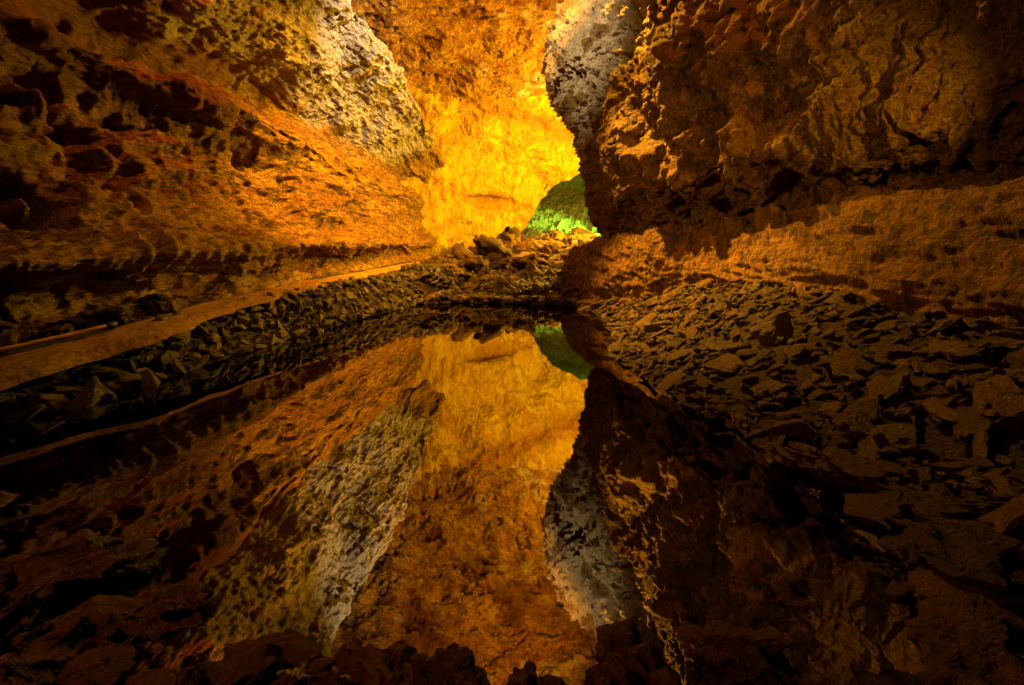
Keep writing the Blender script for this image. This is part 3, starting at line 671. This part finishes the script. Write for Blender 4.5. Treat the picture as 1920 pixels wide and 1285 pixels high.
for (x_, y_, z_, sx, sy, sz, rz, sd_, lab) in fore:
    me = stone_mesh('foreground_rock', 500+sd_, (1, 1, 1), M_fore, 19, 0.5, 9, 0.17, 0.015)
    thing('foreground_rock', me, (x_, y_, z_), (rnd.gauss(0, .12), rnd.gauss(0, .12), rz), (sx, sy, sz), lab, 'rock')
r3 = random.Random(5)
for k in range(26):
    x_ = -2.1+4.4*(k+r3.random()*0.6)/26.0
    y_ = float(np.interp(x_, [-2.1, -1.3, -0.6, 0.4, 1.2, 2.3], [1.85, 1.66, 1.48, 1.40, 1.62, 1.82]))-r3.uniform(0.0, 0.22)
    s = r3.uniform(0.14, 0.30)
    me = stone_mesh('foreground_stone', 800+k, (1, 1, 1), M_fore, 15, 0.5, 5, 0.15, 0.015)
    thing('foreground_stone', me, (x_, y_, -0.02), (r3.gauss(0, .3), r3.gauss(0, .3), r3.uniform(0, 6.28)), (s*1.2, s, s*.7),
          zlab(s, (0.2, 0.25), ('small', 'medium', 'stout'), 'black craggy stone', 'along', 'the bottom edge',
               'left of the reflected crust' if x_ < -0.9 else ('below the reflected ceiling' if x_ < 0.5 else 'right of the pointed reddish rock')), 'stone', 'small stones along the near edge of the pool')
# rocks against the left wall beside the path
for k in range(34):
    y_ = 3.4+k*0.11+rnd.uniform(-.05, .05); xb = float(np.interp(y_, Ls, XB))
    s = rnd.uniform(0.22, 0.42)
    thing('wall_foot_stone', rnd.choice(blocks), (xb+rnd.uniform(-.15, .22), y_, path_z(y_)+0.08), (rnd.uniform(-.5, .5), rnd.uniform(-.5, .5), rnd.uniform(0, 6)), (s, s, s),
          zlab(s, (0.28, 0.35), ('small', 'medium', 'large'), 'rough stone', 'at the foot', 'of the left wall', 'beside the tube' if y_ < 5.3 else 'past the tube end'), 'stone', 'stones at the foot of the left wall')
# thin tube lying along the path
def tube(name, pts, r, mat, seg=12, parent=None):
    bm = bmesh.new(); rings = []
    for i, p in enumerate(pts):
        p = Vector(p); t = (Vector(pts[min(i+1, len(pts)-1)])-Vector(pts[max(i-1, 0)])).normalized()
        s = t.cross(Vector((0, 0, 1))).normalized(); u = s.cross(t)
        rings.append([bm.verts.new(p+s*r*math.cos(2*math.pi*k/seg)+u*r*math.sin(2*math.pi*k/seg)) for k in range(seg)])
    for a, b in zip(rings[:-1], rings[1:]):
        for k in range(seg): bm.faces.new((a[k], a[(k+1) % seg], b[(k+1) % seg], b[k]))
    bm.faces.new(rings[0][::-1]); bm.faces.new(rings[-1])
    me = bpy.data.meshes.new(name); bm.normal_update(); bm.to_mesh(me); bm.free(); me.materials.append(mat)
    for p in me.polygons: p.use_smooth = len(p.vertices) == 4
    o = bpy.data.objects.new(name, me); COL.objects.link(o); o.parent = parent
    return o
m, nt = newmat('tube_plastic'); b = nd(nt, 'ShaderNodeBsdfPrincipled'); b.inputs['Base Color'].default_value = (0.45, 0.20, 0.10, 1); b.inputs['Roughness'].default_value = 0.35
nz = nd(nt, 'ShaderNodeTexNoise'); nz.inputs['Scale'].default_value = 9
nt.links.new(ramp(nt, nz.outputs['Fac'], [(0.35, (0.22, 0.09, 0.04)), (0.6, (0.5, 0.22, 0.11))]), b.inputs['Base Color'])
o_ = nd(nt, 'ShaderNodeOutputMaterial'); nt.links.new(b.outputs[0], o_.inputs[0]); M_tube = m
root = bpy.data.objects.new('cable_tube', None); COL.objects.link(root)
root['label'] = 'thin reddish tube with a dark end lying along the left path'; root['category'] = 'tube'
tp = []
for i in range(30):
    t = i/29.0; y_ = 2.4+t*2.95
    bxp = np.interp(y_, [2.4, 4.0, 5.35], [-5.28, -5.02, -4.72])+0.02*math.sin(t*9)
    tp.append((bxp, y_, path_z(y_)+0.115))
root.location = tp[0]
tl = [tuple(Vector(p)-Vector(tp[0])) for p in tp]
tube('pipe', tl, 0.022, M_tube, parent=root)
v = Vector(tl[-1])-Vector(tl[-2]); v.normalize()
e0 = Vector(tl[-1])
m, nt = newmat('cap_rubber'); b = nd(nt, 'ShaderNodeBsdfPrincipled'); b.inputs['Base Color'].default_value = (0.03, 0.025, 0.02, 1); b.inputs['Roughness'].default_value = 0.6
o_ = nd(nt, 'ShaderNodeOutputMaterial'); nt.links.new(b.outputs[0], o_.inputs[0])
tube('end_cap', [tuple(e0-v*0.06), tuple(e0+v*0.05)], 0.030, m, parent=root)
